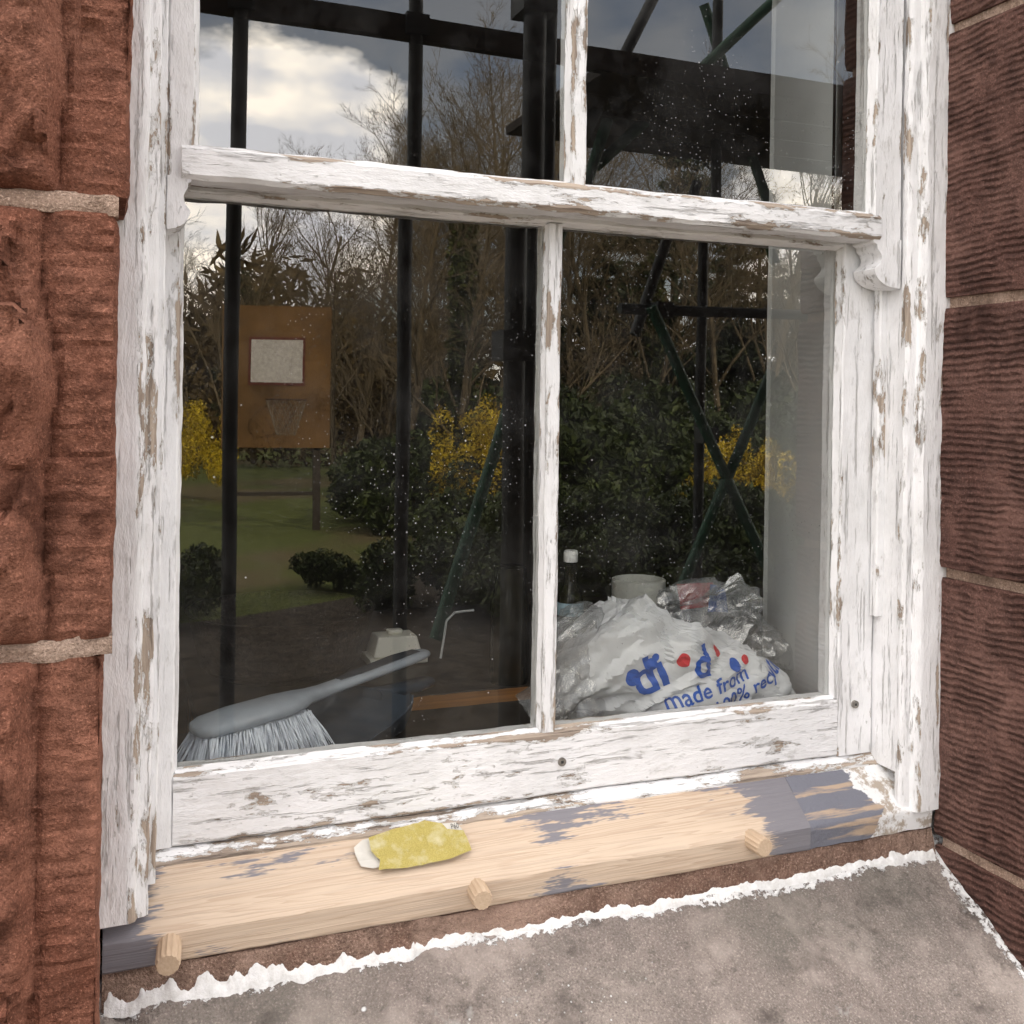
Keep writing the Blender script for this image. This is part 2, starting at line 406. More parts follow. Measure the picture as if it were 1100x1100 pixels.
# thin broken line of white filler along the stone
FIL=M('white_filler')
fn=FIL.noise(75,5,.75); FIL.col(FIL.mix(FIL.mr(fn,.4,.7),(.80,.80,.80),(.60,.59,.57))); FIL.rough(.6)
FIL.nrm(FIL.bump(fn,.8,.003)); FIL=FIL.m
V=[];F=[];n=900; keep=[]
for i in range(n+1):
    x=.002+.985*i/n
    fr_=noise.fractal(Vector((x*34,2,1)),1,2,6); f2=noise.fractal(Vector((x*60,7,1)),1,2,6)
    amt=.55+1.1*noise.noise(Vector((x*5.5,4,4)))+.35*noise.noise(Vector((x*30,8,4)))
    if x<.30: amt+=.25
    amt=max(0,min(1,amt)); keep.append(amt>.12)
    w2=(.001+.006*max(0,.5+fr_))*amt; up=(.002+.011*max(0,.45+.9*f2))*amt
    y0=-.0822; zb=-.566+.623*(y0+.074)
    pts=[(-.0785,zb+.004+up),(y0+.0008,zb+.002+up*.7),(y0-w2*.4,zb+.0012+.002*amt),(y0-w2*.8,zb-.623*w2*.7+.0012),(y0-.001-w2,zb-.623*w2-.004)]
    for q in pts: V.append((x,q[0],q[1]+H))
for i in range(n):
    if keep[i] and keep[i+1]:
        for j in range(4):
            a=i*5+j; F.append((a,a+1,a+6,a+5))
mk('white_filler_bead',V,F,FIL,win,smooth=179)

TOP=1.05
beam('outer_lining_left',[(-.03,-.060),(.040,-.060),(.040,-.067),(.036,-.0705),(.030,-.072),(.0285,-.078),(.024,-.081),(-.03,-.081)],'z',-.495,TOP,PZ,win,jit=.0018)
beam('outer_lining_right',[(1.02,-.060),(.942,-.060),(.941,-.068),(.945,-.0715),(.955,-.0725),(.9565,-.078),(.962,-.082),(.9905,-.082),(1.02,-.078)],'z',-.515,TOP,PZ,win,jit=.0015)
beam('pulley_stile_left',rrect(-.03,.047,-.060,.03),'z',-.47,TOP,PZ,win)
beam('pulley_stile_right',rrect(.9455,1.04,-.061,.03),'z',-.47,TOP,PZL,win)
beam('parting_bead_right',rrect(.934,.947,-.030,-.0165,.002),'z',-.275,TOP,PZ,win)
beam('head',rrect(-.06,.03,TOP-.02,TOP+.06),'x',-.03,1.04,PX,win)

LS=empty('lower_sash',win)
yF,yB=-.014,.028; g0,g1=.068,.884; zb,zt=-.381,.2025; cb=.4775
box('stile_left',.046,g0-.004,yF,yB,-.457,.245,PZ,LS,axis='z',r=.002)
box('stile_right',g1+.004,.944,yF,yB,-.458,.245,PZL,LS,axis='z',r=.002)
box('bottom_rail',g0-.0038,g1+.0038,yF-.0004,yB,-.4565,zb-.004,PXW,LS,r=.0025,jit=.0014)
box('meeting_rail',g0-.0038,g1+.0038,yF+.0004,yB,zt+.004,.243,PX,LS,r=.002)
box('glazing_bar',cb-.0085,cb+.0085,yF+.0006,yB-.004,zb-.003,zt+.003,PZ,LS,axis='z',r=.002,jit=.0010)
def putty(pre,x0,x1,z0,z1,yf,yg,parent):
    w=.0075
    beam(pre+'_putty_l',[(x0-w,yf),(x0-.0045,yf),(x0,yg),(x0-w,yg)],'z',z0-.002,z1+.002,PZ,parent,jit=.0011,pstep=.01)
    beam(pre+'_putty_r',[(x1+w,yf),(x1+.0045,yf),(x1,yg),(x1+w,yg)],'z',z0-.002,z1+.002,PZ,parent,jit=.0011,pstep=.01)
    beam(pre+'_putty_b',[(yf,z0-w),(yf,z0-.0045),(yg,z0),(yg,z0-w)],'x',x0-.002,x1+.002,PXW,parent,jit=.0013,pstep=.01)
    beam(pre+'_putty_t',[(yf,z1+w),(yf,z1+.0045),(yg,z1),(yg,z1+w)],'x',x0-.002,x1+.002,PX,parent,jit=.0009,pstep=.01)
putty('pane_left',g0,cb-.0115,zb,zt,yF+.002,-.001,LS)
putty('pane_right',cb+.0115,g1,zb,zt,yF+.002,-.001,LS)
def pane(name,x0,x1,z0,z1,y,parent,tilt=0,yaw=0):
    dz=(z1-z0)*math.tan(tilt)/2; dx=(x1-x0)*math.tan(yaw)/2
    return mk(name,[(x0,y-dz-dx,z0+H),(x1,y-dz+dx,z0+H),(x1,y+dz+dx,z1+H),(x0,y+dz-dx,z1+H)],[(0,1,2,3)],GLASS,parent)
pane('glass_left',g0-.004,cb-.007,zb-.004,zt+.004,0.0,LS,.0012,0)
pane('glass_right',cb+.007,g1+.004,zb-.004,zt+.004,0.0,LS,-.0008,.001)
US=empty('upper_sash',win)
uF,uB=-.0595,-.0185; ug0,ug1=.0765,.893; uz=.247; uc=.484
box('upper_stile_left',.047,ug0-.004,uF,uB,.212,1.03,PZ,US,axis='z',r=.002)
box('upper_stile_right',ug1+.004,.940,uF,uB,.212,1.03,PZ,US,axis='z',r=.002)
box('upper_meeting_rail',ug0-.0038-.012,ug1+.012,uF-.004,uB,.2105,uz-.004,PXW,US,r=.0045,jit=.0016)
box('upper_top_rail',ug0-.0038,ug1+.0038,uF,uB,.96,1.03,PX,US)
box('upper_glazing_bar',uc-.009,uc+.009,uF+.0006,uB-.004,uz-.005,.97,PZ,US,axis='z',r=.002)
putty('upper_pane_left',ug0,uc-.0135,uz,.955,uF+.002,-.047,US)
putty('upper_pane_right',uc+.0135,ug1,uz,.955,uF+.002,-.047,US)
pane('upper_glass_left',ug0-.004,uc-.008,uz-.004,.96,-.0465,US,-.001,.0)
pane('upper_glass_right',uc+.008,ug1+.004,uz-.004,.96,-.0465,US,.001,0)
def horn(name,x0,x1,zt_,zl,flip,y0,y1):
    pts=[]; n=24; W=x1-x0
    for i in range(n+1):
        t=i/n; z=zt_-(zt_-zl)*t
        if t<.12: w=1
        elif t<.2: w=.86
        elif t<.62: w=.86-.22*math.sin((t-.2)/.42*math.pi)+.10*((t-.2)/.42)
        else: w=.96*math.sqrt(max(0,1-((t-.62)/.38)**2))*1.0
        pts.append((w,z))
    prof=[(x0,zt_)]+[(x0+W*w,z) for w,z in pts] if not flip else [(x1,zt_)]+[(x1-W*w,z) for w,z in pts]
    return beam(name,prof,'y',y0,y1,PZL,US,.01,.0006,pstep=.004,smooth=50)
horn('horn_right',.896,.9395,.2125,.150,True,-.0600,-.020)
horn('horn_left',.0475,.0700,.2125,.160,False,-.0600,-.020)
STEEL=simple('dull_steel',(.35,.33,.30),.45,.3,200,metal=.8); SDK=simple('screw_dark',(.05,.05,.05))
for k,(sx,sz) in enumerate(((.494,-.419),(.915,-.392))):
    tube('screw_%d'%k,(sx,yF-.0030,sz+H),(sx,yF+.003,sz+H),.0050,STEEL,LS,20)
    tube('screw_recess_%d'%k,(sx,yF-.0034,sz+H),(sx,yF-.0029,sz+H),.0022,SDK,LS,4)
INNER=simple('interior_white_paint',(.72,.73,.72),.5,.06,6)
mk('shutter_right',[(.9,.0285,H-.42),(.965,.25,H-.42),(.965,.25,H+1.1),(.9,.0285,H+1.1),(.905,.0285,H-.42),(1.1,.25,H-.42),(1.1,.25,H+1.1),(.905,.0285,H+1.1)],[(0,1,2,3),(7,6,5,4),(1,5,6,2),(3,2,6,7)],INNER,win)
mk('shutter_left',[(.05,.0285,H-.42),(-.01,.25,H-.42),(-.01,.25,H+1.1),(.05,.0285,H+1.1)],[(3,2,1,0)],INNER,win)
mk('inner_head',[(-.1,.0285,H+1.0),(1.1,.0285,H+1.0),(1.1,.25,H+1.05),(-.1,.25,H+1.05)],[(0,1,2,3)],INNER,win)
DKW=simple('dark_stained_board',(.035,.028,.022),.45,.3,12)
box('window_board',-.02,1.0,.029,.235,-.445,-.421,DKW,win)
box('inner_apron_white',.9655,1.14,.25,.262,-.6,1.0,INNER,win)

PEGM=M('dowel_wood'); PEGM.col(PEGM.mix(PEGM.noise(300,4,.6,PEGM.mapc((1,.1,1))),(.66,.52,.38),(.42,.29,.19))); PEGM.rough(.65)
PEGM.nrm(PEGM.bump(PEGM.noise(300,4,.6,PEGM.mapc((1,.1,1))),.5,.001)); PEGM=PEGM.m
def peg(x,z,r,L,tl,yw):
    V=[];F=[]; d=Vector((yw,-1,tl)).normalized(); p=Vector((x,-.070,z+H)); u=d.orthogonal().normalized(); w=d.cross(u)
    n=56; st=[(0,1),(.4,1),(.8,1),(.93,.985),(1,.90)]
    for (t,s) in st:
        for i in range(n):
            a=2*math.pi*i/n; rr=r*s*(1+.04*math.cos(14*a)); V.append(p+d*L*t+(u*math.cos(a)+w*math.sin(a))*rr)
    for k in range(len(st)-1):
        for i in range(n):
            j=(i+1)%n; F.append((k*n+i,k*n+j,(k+1)*n+j,(k+1)*n+i))
    F.append(tuple((len(st)-1)*n+i for i in range(n)))
    return mk('wooden_dowel',V,F,PEGM,None,smooth=35)
peg(.060,-.523,.0110,.036,-.12,-.10); peg(.370,-.5205,.0108,.028,-.05,-.05); peg(.716,-.5175,.0110,.030,.02,.03)

SP=M('yellow_sandpaper'); f=SP.noise(900,3,.8); c=SP.mix(SP.mr(f,.35,.65),(.52,.43,.14),(.36,.30,.08)); c=SP.mix(SP.mr(SP.noise(60,5),.5,.75),c,(.58,.53,.32))
SP.col(c); SP.rough(.85); SP.nrm(SP.bump(f,.8,.0006)); SP=SP.m
PAPER=simple('paper_backing',(.62,.60,.55),.8,.1,40)
sd=Vector((0,t1[0]-t0[0],t1[1]-t0[1])).normalized(); sn=Vector((0,sd.z,-sd.y)); sn=sn if sn.z>0 else -sn
def onslope(x,s,h): return Vector((x,t0[0],t0[1]+H))+sd*s+sn*h
def sheet(name,outline,mat,h0,parent,curl):
    bm=bmesh.new(); vs=[bm.verts.new((a,b,0)) for a,b in outline]; f=bm.faces.new(vs)
    for k in range(28):
        a=min(p[0] for p in outline)+(k+1)*.0044
        bmesh.ops.bisect_plane(bm,geom=bm.verts[:]+bm.edges[:]+bm.faces[:],plane_co=(a,0,0),plane_no=(1,0,0))
    for k in range(14):
        a=(k+1)*.0031
        bmesh.ops.bisect_plane(bm,geom=bm.verts[:]+bm.edges[:]+bm.faces[:],plane_co=(0,a,0),plane_no=(0,1,0))
    cx=sum(p[0] for p in outline)/len(outline)
    for v in bm.verts:
        x,s,_=v.co; hh=h0+curl*(abs(x-cx)/.06)**2*.7+.0018*(1+noise.noise(Vector((x*40,s*60,0))))
        hh-=.0022*math.exp(-((x-cx-.004+.15*(s-.02))/.0028)**2)-.0016*math.exp(-((s-.023)/.0025)**2)
        v.co=onslope(x,s,hh)
    bmesh.ops.triangulate(bm,faces=bm.faces)
    me=bpy.data.meshes.new(name); bm.to_mesh(me); bm.free(); me.materials.append(mat)
    o=bpy.data.objects.new(name,me); col.objects.link(o); o.parent=parent; return o
sp=empty('sandpaper_scrap')
sheet('grit_side',[(.262,.006),(.290,.000),(.315,-.004),(.327,-.006),(.345,.001),(.349,.009),(.3665,.014),(.370,.037),(.345,.042),(.300,.044),(.266,.043),(.270,.032),(.262,.022)],SP,.0044,sp,.005)
sheet('paper_back',[(.246,.012),(.256,.005),(.330,-.002),(.362,.001),(.3665,.010),(.370,.026),(.350,.034),(.30,.036),(.262,.038),(.250,.034),(.246,.022)],PAPER,.0012,sp,.002)
def textmesh(s,size,off=0):
    cu=bpy.data.curves.new('t','FONT'); cu.body=s; cu.size=size; cu.resolution_u=3; cu.offset=off
    o=bpy.data.objects.new('t',cu); col.objects.link(o); bpy.context.view_layer.update()
    me=bpy.data.meshes.new_from_object(o.evaluated_get(bpy.context.evaluated_depsgraph_get()))
    bpy.data.objects.remove(o); return me
INKB=simple('black_ink',(.03,.03,.03),.6)
me=textmesh('P60',.010)
for v in me.vertices:
    x,y,_=v.co; v.co=onslope(.354+x*.6,.0095-y*.9,.0075)
me.materials.append(INKB); o=bpy.data.objects.new('grade_print',me); col.objects.link(o); o.parent=sp

# ================================================================ INTERIOR THINGS
def sweep(name,secs,mat,parent,fr,n=24,power=2.6,smooth=50):
    V=[];F=[]
    for (x,yc,zc,hy,hz) in secs:
        for i in range(n):
            a=2*math.pi*i/n; c=math.cos(a);s=math.sin(a)
            V.append(fr(Vector((x,yc+hy*math.copysign(abs(c)**(2/power),c),zc+hz*math.copysign(abs(s)**(2/power),s)))))
    for k in range(len(secs)-1):
        for i in range(n):
            j=(i+1)%n; F.append((k*n+i,k*n+j,(k+1)*n+j,(k+1)*n+i))
    F.append(tuple(reversed(range(n)))); F.append(tuple((len(secs)-1)*n+i for i in range(n)))
    return mk(name,V,F,mat,parent,smooth=smooth)
ang=math.atan2(.17,.315); ca,sa=math.cos(ang),math.sin(ang)
def brf(p): return Vector((.096+p.x*ca-p.y*sa,.082+p.x*sa+p.y*ca,H-.371+p.z))
brush=empty('hand_brush')
GREYPL=simple('grey_plastic',(.36,.40,.45),.3,.1,25); BRIS=simple('bristles',(.70,.75,.86),.4,.25,60)
sweep('head',[(-.006,0,0,.008,.004),(0,0,0,.020,.008),(.012,0,.001,.026,.010),(.05,0,.003,.028,.011),(.11,0,.004,.027,.011),(.135,0,.005,.021,.010),(.150,0,.006,.013,.009),(.17,0,.007,.0115,.008),(.20,0,.010,.012,.007),(.26,0,.016,.016,.007),(.31,0,.021,.018,.007),(.338,0,.023,.017,.006),(.352,0,.023,.011,.005),(.356,0,.023,.004,.003)],GREYPL,brush,brf)
sweep('grip_inlay',[(.20,0,.0172,.005,.0006),(.23,0,.0205,.009,.0012),(.30,0,.0275,.011,.0012),(.335,0,.0295,.008,.0006)],simple('dark_rubber',(.05,.055,.065),.6),brush,brf)
V=[];F=[]
for i in range(34):
    for j in range(9):
        for k in range(3):
            bx=.002+.138*i/33+random.uniform(-.002,.002); by=-.021+.042*j/8+random.uniform(-.002,.002)
            ex=bx+(bx-.07)*.30+random.uniform(-.010,.010)-.014; ey=by*1.7+random.uniform(-.010,.010)-.016
            ez=-.045+random.uniform(-.004,.004)
            mid=Vector(((bx+ex)/2+.001,(by+ey)/2-.001,-.026)); a=brf(Vector((bx,by,-.006)));b=brf(mid);c=brf(Vector((ex,ey,ez)))
            if c.y<.012: c.y=.012+random.random()*.004
            tube_data(a,b,.0008,.0008,3,V,F,False); tube_data(b,c,.0008,.0005,3,V,F,False)
mk('bristle_tufts',V,F,BRIS,brush)
pan=empty('dustpan'); PANM=simple('dark_blue_plastic',(.045,.06,.08),.35,.2,20)
def pf(p):
    a=ang+.12; return Vector((.195+p.x*math.cos(a)-p.y*math.sin(a),.100+p.x*math.sin(a)+p.y*math.cos(a),H-.418+p.z))
V=[];F=[]
prof=[(0,.001),(.05,.002),(.12,.004),(.17,.008),(.195,.020),(.205,.045)]
hw=[.085,.088,.088,.084,.078,.072]; sh=[.002,.015,.026,.034,.040,.047]
for o_ in (0,1):
    for (px,pz),w_,s_ in zip(prof,hw,sh):
        t=.0022*o_
        for (yy,zz) in((-w_-.006-t,max(s_,pz+.001)),(-w_-t,pz-t+.004),(-w_+.008,pz-t),(0,pz-t),(w_-.008,pz-t),(w_+t,pz-t+.004),(w_+.006+t,max(s_,pz+.001))):
            V.append(pf(Vector((px*.75+t*.8,yy*.8,zz))))
n=7;m=len(prof)
for o_ in(0,1):
    b=o_*n*m
    for i in range(m-1):
        for j in range(n-1): F.append((b+i*n+j,b+i*n+j+1,b+(i+1)*n+j+1,b+(i+1)*n+j))
for i in range(m-1):
    for j in(0,n-1): F.append((i*n+j,(i+1)*n+j,n*m+(i+1)*n+j,n*m+i*n+j))
for i in(0,m-1):
    for j in range(n-1): F.append((i*n+j,i*n+j+1,n*m+i*n+j+1,n*m+i*n+j))
mk('tray',V,F,PANM,pan,smooth=50)
sweep('handle',[(.15,0,.036,.016,.010),(.18,0,.034,.013,.008),(.23,0,.030,.016,.008),(.265,0,.030,.014,.007),(.273,0,.030,.006,.004)],PANM,pan,pf)

TB=M('varnished_wood'); g=TB.noise(30,4,.6,TB.mapc((.08,1,1)),1.0); TB.col(TB.mix(TB.mr(g,.35,.7),(.58,.27,.08),(.28,.12,.04))); TB.rough(.3); TB=TB.m
tbl=empty('wooden_table')
box('top',.30,1.5,.27,.40,-.475,-.452,TB,tbl,r=.006); box('top_back',.12,1.5,.403,1.05,-.477,-.454,DKW,tbl,r=.006); box('rail',.17,1.45,.40,.42,-.60,-.478,TB,tbl)
for (lx,ly) in((.18,.44),(1.42,.44),(.18,.98),(1.42,.98)): plainbox('leg',lx-.03,lx+.03,ly-.03,ly+.03,.3,H-.478,TB,tbl)
CREAM=simple('cream_plastic',(.84,.82,.72),.35,.06,20); bd=empty('butter_dish')
def df(p): return Vector((.462+p.x,.62+p.y,H-.452+p.z))
sweep('base',[(-.050,0,.006,.036,.006),(.050,0,.006,.036,.006)],CREAM,bd,df,power=8)
def frust(name,x,y,z0,z1,hx0,hy0,hx1,hy1,mat,parent,fr):
    V=[fr(Vector((sx*a+x,sy*b+y,z))) for z,a,b in((z0,hx0,hy0),(z1,hx1,hy1)) for sx,sy in((-1,-1),(1,-1),(1,1),(-1,1))]
    o=mk(name,V,[(0,3,2,1),(4,5,6,7)]+[(i,(i+1)%4,4+(i+1)%4,4+i) for i in range(4)],mat,parent)
    bv=o.modifiers.new('b','BEVEL'); bv.width=.003; bv.segments=3; return o
frust('lid',0,0,.0125,.046,.043,.030,.034,.024,CREAM,bd,df); frust('lid_knob',0,0,.0465,.054,.012,.008,.014,.009,CREAM,bd,df)
cab=empty('white_cable'); pts=[(.54,.60,H-.45),(.545,.60,H-.42),(.55,.60,H-.385),(.565,.60,H-.372),(.60,.60,H-.370)]
V=[];F=[]
for a,b in zip(pts,pts[1:]): tube_data(a,b,.0022,.0022,8,V,F)
mk('cable_run',V,F,INNER,cab,smooth=50)
bot=empty('small_bottle'); BG=simple('dark_glass_bottle',(.02,.018,.012),.12,.1,5)
def lathe(name,cx,cy,z0,prof,mat,parent,n=28):
    V=[];F=[]
    for r,z in prof:
        for i in range(n):
            a=2*math.pi*i/n; V.append((cx+r*math.cos(a),cy+r*math.sin(a),H+z0+z))
    for k in range(len(prof)-1):
        for i in range(n):
            j=(i+1)%n; F.append((k*n+i,k*n+j,(k+1)*n+j,(k+1)*n+i))
    F.append(tuple(reversed(range(n)))); F.append(tuple((len(prof)-1)*n+i for i in range(n)))
    return mk(name,V,F,mat,parent,smooth=40)
lathe('body',.682,.375,-.452,[(.020,0),(.021,.004),(.021,.135),(.018,.150),(.0115,.162),(.010,.168),(.010,.195)],BG,bot)
lathe('cap',.682,.375,-.452,[(.0110,.198),(.0113,.199),(.0113,.214),(.0100,.2160)],simple('white_cap',(.8,.8,.78),.4),bot)
lathe('neck_label',.682,.375,-.452,[(.0215,.115),(.0216,.116),(.0213,.134),(.0211,.135)],simple('bottle_label',(.35,.50,.58),.5,.3,60),bot)
lathe('dark_jar',.605,.44,-.454,[(.030,0),(.032,.01),(.032,.13),(.026,.15),(.026,.185),(.022,.187)],BG,None).name='dark_jar'
mug=empty('ceramic_mug'); lathe('cup',.755,.285,-.452,[(.034,0),(.040,.01),(.041,.182),(.037,.183),(.034,.02)],simple('mug_glaze',(.50,.50,.46),.3,.05),mug)
lathe('basket',.27,.62,-.454,[(.10,0),(.13,.02),(.15,.10),(.155,.105),(.148,.106),(.12,.01)],simple('woven_dark',(.03,.022,.018),.8,.5,120,bump=.01),None).name='dark_basket'

# plastic carrier bag
def crumple(q,s):
    q=q+noise.noise_vector(q*1.3+s)*.25
    return abs(noise.noise(q*1.0+s)),abs(noise.noise(q*2.3+s*2)),abs(noise.noise(q*5.1+s*3))
def bagmesh(name,x0,x1,yc,hy,zb_,hfun,seed,mat,amp=1.0,sub=6):
    bm=bmesh.new(); bmesh.ops.create_icosphere(bm,subdivisions=sub,radius=1)
    for v in bm.verts:
        n=v.co.normalized(); s=Vector((seed,seed*2,seed*.5))
        x=x0+(x1-x0)*(.5+.5*math.copysign(abs(n.x)**.8,n.x)); h=hfun(x)
        zz=h*(.5+.5*math.copysign(abs(n.z)**.8,n.z))
        p=Vector((x,yc+hy*math.copysign(abs(n.y)**.85,n.y)*(1.0-.5*zz/.2),zz))
        rq=Vector((p.x*.8+p.z*.55,p.y,p.z*.85-p.x*.45))
        q=Vector((rq.x*4.5,rq.y*8,rq.z*19))
        a,b,c=crumple(q,s)
        fc=facet(Vector((p.x,p.y*.8,p.z)),17,s)
        d=amp*(-.036*a-.018*b-.005*c+.013*fc+.0035*facet(p,52,s)+.014)
        p=p+n*d; p.z=max(p.z,.001+.002*random.random()) ; p.z+=zb_+H; p.y=max(p.y,.034)
        v.co=p
    me=bpy.data.meshes.new(name); bm.to_mesh(me); bm.free()
    me.polygons.foreach_set("use_smooth",[True]*len(me.polygons)); me.set_sharp_from_angle(angle=math.radians(34)); me.materials.append(mat)
    o=bpy.data.objects.new(name,me); col.objects.link(o); return o
PL=M('white_polythene'); PL.col((.84,.85,.87)); PL.rough(.25); PL.b.inputs['Specular IOR Level'].default_value=.6
nb=PL.bump(PL.noise(45,3,.6,None,1.2),.35,.004); PL.nrm(nb)
tl=PL.n('ShaderNodeBsdfTranslucent'); tl.inputs[0].default_value=(.8,.82,.84,1); PL.l(nb,tl.inputs['Normal'])
tp=PL.n('ShaderNodeBsdfTransparent'); ma=PL.n('ShaderNodeMixShader'); ma.inputs[0].default_value=.15; PL.l(PL.b.outputs[0],ma.inputs[1]); PL.l(tl.outputs[0],ma.inputs[2])
mb=PL.n('ShaderNodeMixShader'); mb.inputs[0].default_value=.12; PL.l(ma.outputs[0],mb.inputs[1]); PL.l(tp.outputs[0],mb.inputs[2]); PL.l(mb.outputs[0],PL.out.inputs[0]); PL=PL.m
def hf(x):
    P=[(.50,.06),(.54,.13),(.575,.175),(.62,.180),(.67,.158),(.72,.128),(.80,.092),(.87,.058),(.90,.035)]
    if x<=P[0][0]: return P[0][1]
    for (a,b),(c,d) in zip(P,P[1:]):
        if x<=c: return b+(d-b)*(x-a)/(c-a)
    return P[-1][1]
bag=empty('plastic_carrier_bag')
bo=bagmesh('bag_body',.535,.90,.110,.080,-.421,hf,3.3,PL); bo.parent=bag
bt=BVHTree.FromPolygons([v.co.copy() for v in bo.data.vertices],[tuple(p.vertices) for p in bo.data.polygons])
BLUE=simple('blue_print',(.03,.10,.42),.4,.05); RED=simple('red_print',(.55,.03,.04),.4,.05)
def project(me,name,mat,ox,oz,rot):
    bm=bmesh.new(); bm.from_mesh(me); bmesh.ops.triangulate(bm,faces=bm.faces)
    for _ in range(4):
        es=[e for e in bm.edges if e.calc_length()>.003]
        if es: bmesh.ops.subdivide_edges(bm,edges=es,cuts=1); bmesh.ops.triangulate(bm,faces=bm.faces)
    c,s=math.cos(rot),math.sin(rot); bad=[]
    for v in bm.verts:
        x=ox+v.co.x*c-v.co.y*s; z=oz+v.co.x*s+v.co.y*c
        hit=bt.ray_cast(Vector((x,-.3,z+H)),Vector((0,1,0)))
        if hit[0] is None: bad.append(v); continue
        v.co=hit[0]+Vector((0,-.0010,.0004))
    bmesh.ops.delete(bm,geom=bad,context='VERTS')
    m2=bpy.data.meshes.new(name); bm.to_mesh(m2); bm.free(); m2.materials.append(mat)
    o=bpy.data.objects.new(name,m2); col.objects.link(o); o.parent=bag
R=math.radians
project(textmesh('di',.066,.0015),'logo_print',BLUE,.632,-.378,R(24))
project(textmesh('d',.056,.0015),'logo_print_b',BLUE,.705,-.356,R(8))
project(textmesh('made from',.029,.0004),'slogan_print',BLUE,.668,-.394,R(14))
project(textmesh('100% recycled',.027,.0004),'slogan_print_b',BLUE,.735,-.406,R(20))
project(textmesh('please reuse this bag',.010,.0),'small_print',BLUE,.60,-.412,R(5))
def disc(r):
    me=bpy.data.meshes.new('d'); me.from_pydata([(r*math.cos(i*.2618),r*math.sin(i*.2618),0) for i in range(24)],[],[tuple(range(24))]); return me
project(disc(.009),'red_dot_a',RED,.688,-.330,0); project(disc(.007),'red_dot_b',RED,.752,-.328,0); project(disc(.006),'red_dot_c',RED,.79,-.340,0)
project(disc(.011),'blue_dot',BLUE,.622,-.350,0); project(disc(.008),'blue_dot_b',BLUE,.648,-.335,0); project(disc(.008),'blue_dot_c',BLUE,.772,-.345,0)
CLR=M('clear_polythene'); CLR.t.nodes.remove(CLR.b)
gl=CLR.n('ShaderNodeBsdfGlossy'); gl.inputs['Roughness'].default_value=.12; tr=CLR.n('ShaderNodeBsdfTransparent'); df_=CLR.n('ShaderNodeBsdfDiffuse'); df_.inputs[0].default_value=(.6,.62,.64,1)
bn=CLR.bump(CLR.noise(45,4,.6,None,1.5),.8,.004); CLR.l(bn,gl.inputs['Normal']); CLR.l(bn,df_.inputs['Normal'])
m1=CLR.n('ShaderNodeMixShader'); m1.inputs[0].default_value=.14; CLR.l(tr.outputs[0],m1.inputs[1]); CLR.l(df_.outputs[0],m1.inputs[2])
m2=CLR.n('ShaderNodeMixShader'); m2.inputs[0].default_value=.24; CLR.l(m1.outputs[0],m2.inputs[1]); CLR.l(gl.outputs[0],m2.inputs[2]); CLR.l(m2.outputs[0],CLR.out.inputs[0]); CLR=CLR.m
bagmesh('clear_plastic_bag',.72,.955,.185,.055,-.421,lambda x:.165 if x<.86 else .165-(x-.86)*.9,9.1,CLR,1.5,5)
bagmesh('clear_plastic_bag',.50,.60,.09,.05,-.421,lambda x:.14+(x-.5)*.3,5.1,CLR,1.3,5)
mk('printed_packet',[(.80,.235,H-.310),(.87,.245,H-.31),(.865,.25,H-.275),(.795,.24,H-.272)],[(0,1,2,3)],RED)
mk('blue_packet',[(.845,.232,H-.315),(.885,.238,H-.320),(.88,.24,H-.280),(.85,.234,H-.274)],[(0,1,2,3)],BLUE)

# ================================================================ OUTSIDE (seen mirrored in the glass)
def G(r,d): return (r*d,1.1-d)
GM=M('grass_ground'); gn=GM.noise(.25,5,.6); gf=GM.noise(14,5,.7)
c=GM.mix(GM.mr(gf,.3,.7),(.045,.065,.012),(.115,.125,.028)); c=GM.mix(GM.mr(gn,.50,.60),c,(.10,.08,.035)); GM.col(c); GM.rough(.9); GM.nrm(GM.bump(gf,1,.03)); GM=GM.m
mk('ground',[(-300,-300,0),(300,-300,0),(300,300,0),(-300,300,0)],[(0,1,2,3)],GM)
SHADE_SOIL=simple('shade_dark_soil',(.045,.036,.026),.95,.5,9,bump=.03)  # dark earth tone, house shade put into the colour
bed=[(-12,-3.2),(-12,-5.6),(-4,-5.9),(-.5,-5.8),(.8,-6.1),(1.8,-6.6),(2.4,-7.8),(3.2,-10),(3.9,-13),(5,-17),(9,-22),(26,-22),(26,-3.2)]
mk('shade_dark_bed',[(x,y,.004) for x,y in bed],[tuple(range(len(bed)))[::-1]],SHADE_SOIL)  # added dark sheet under the shrubs, keeps the reflection in the lower panes dark
PAVE=simple('gravel',(.26,.23,.20),.9,.4,60,bump=.01)
mk('gravel_path',[(-12,-3.2,.008),(14,-3.2,.008),(14,-.19,.008),(-12,-.19,.008)],[(0,1,2,3)],PAVE)
BARK=simple('bark',(.15,.115,.070),.9,.45,6)
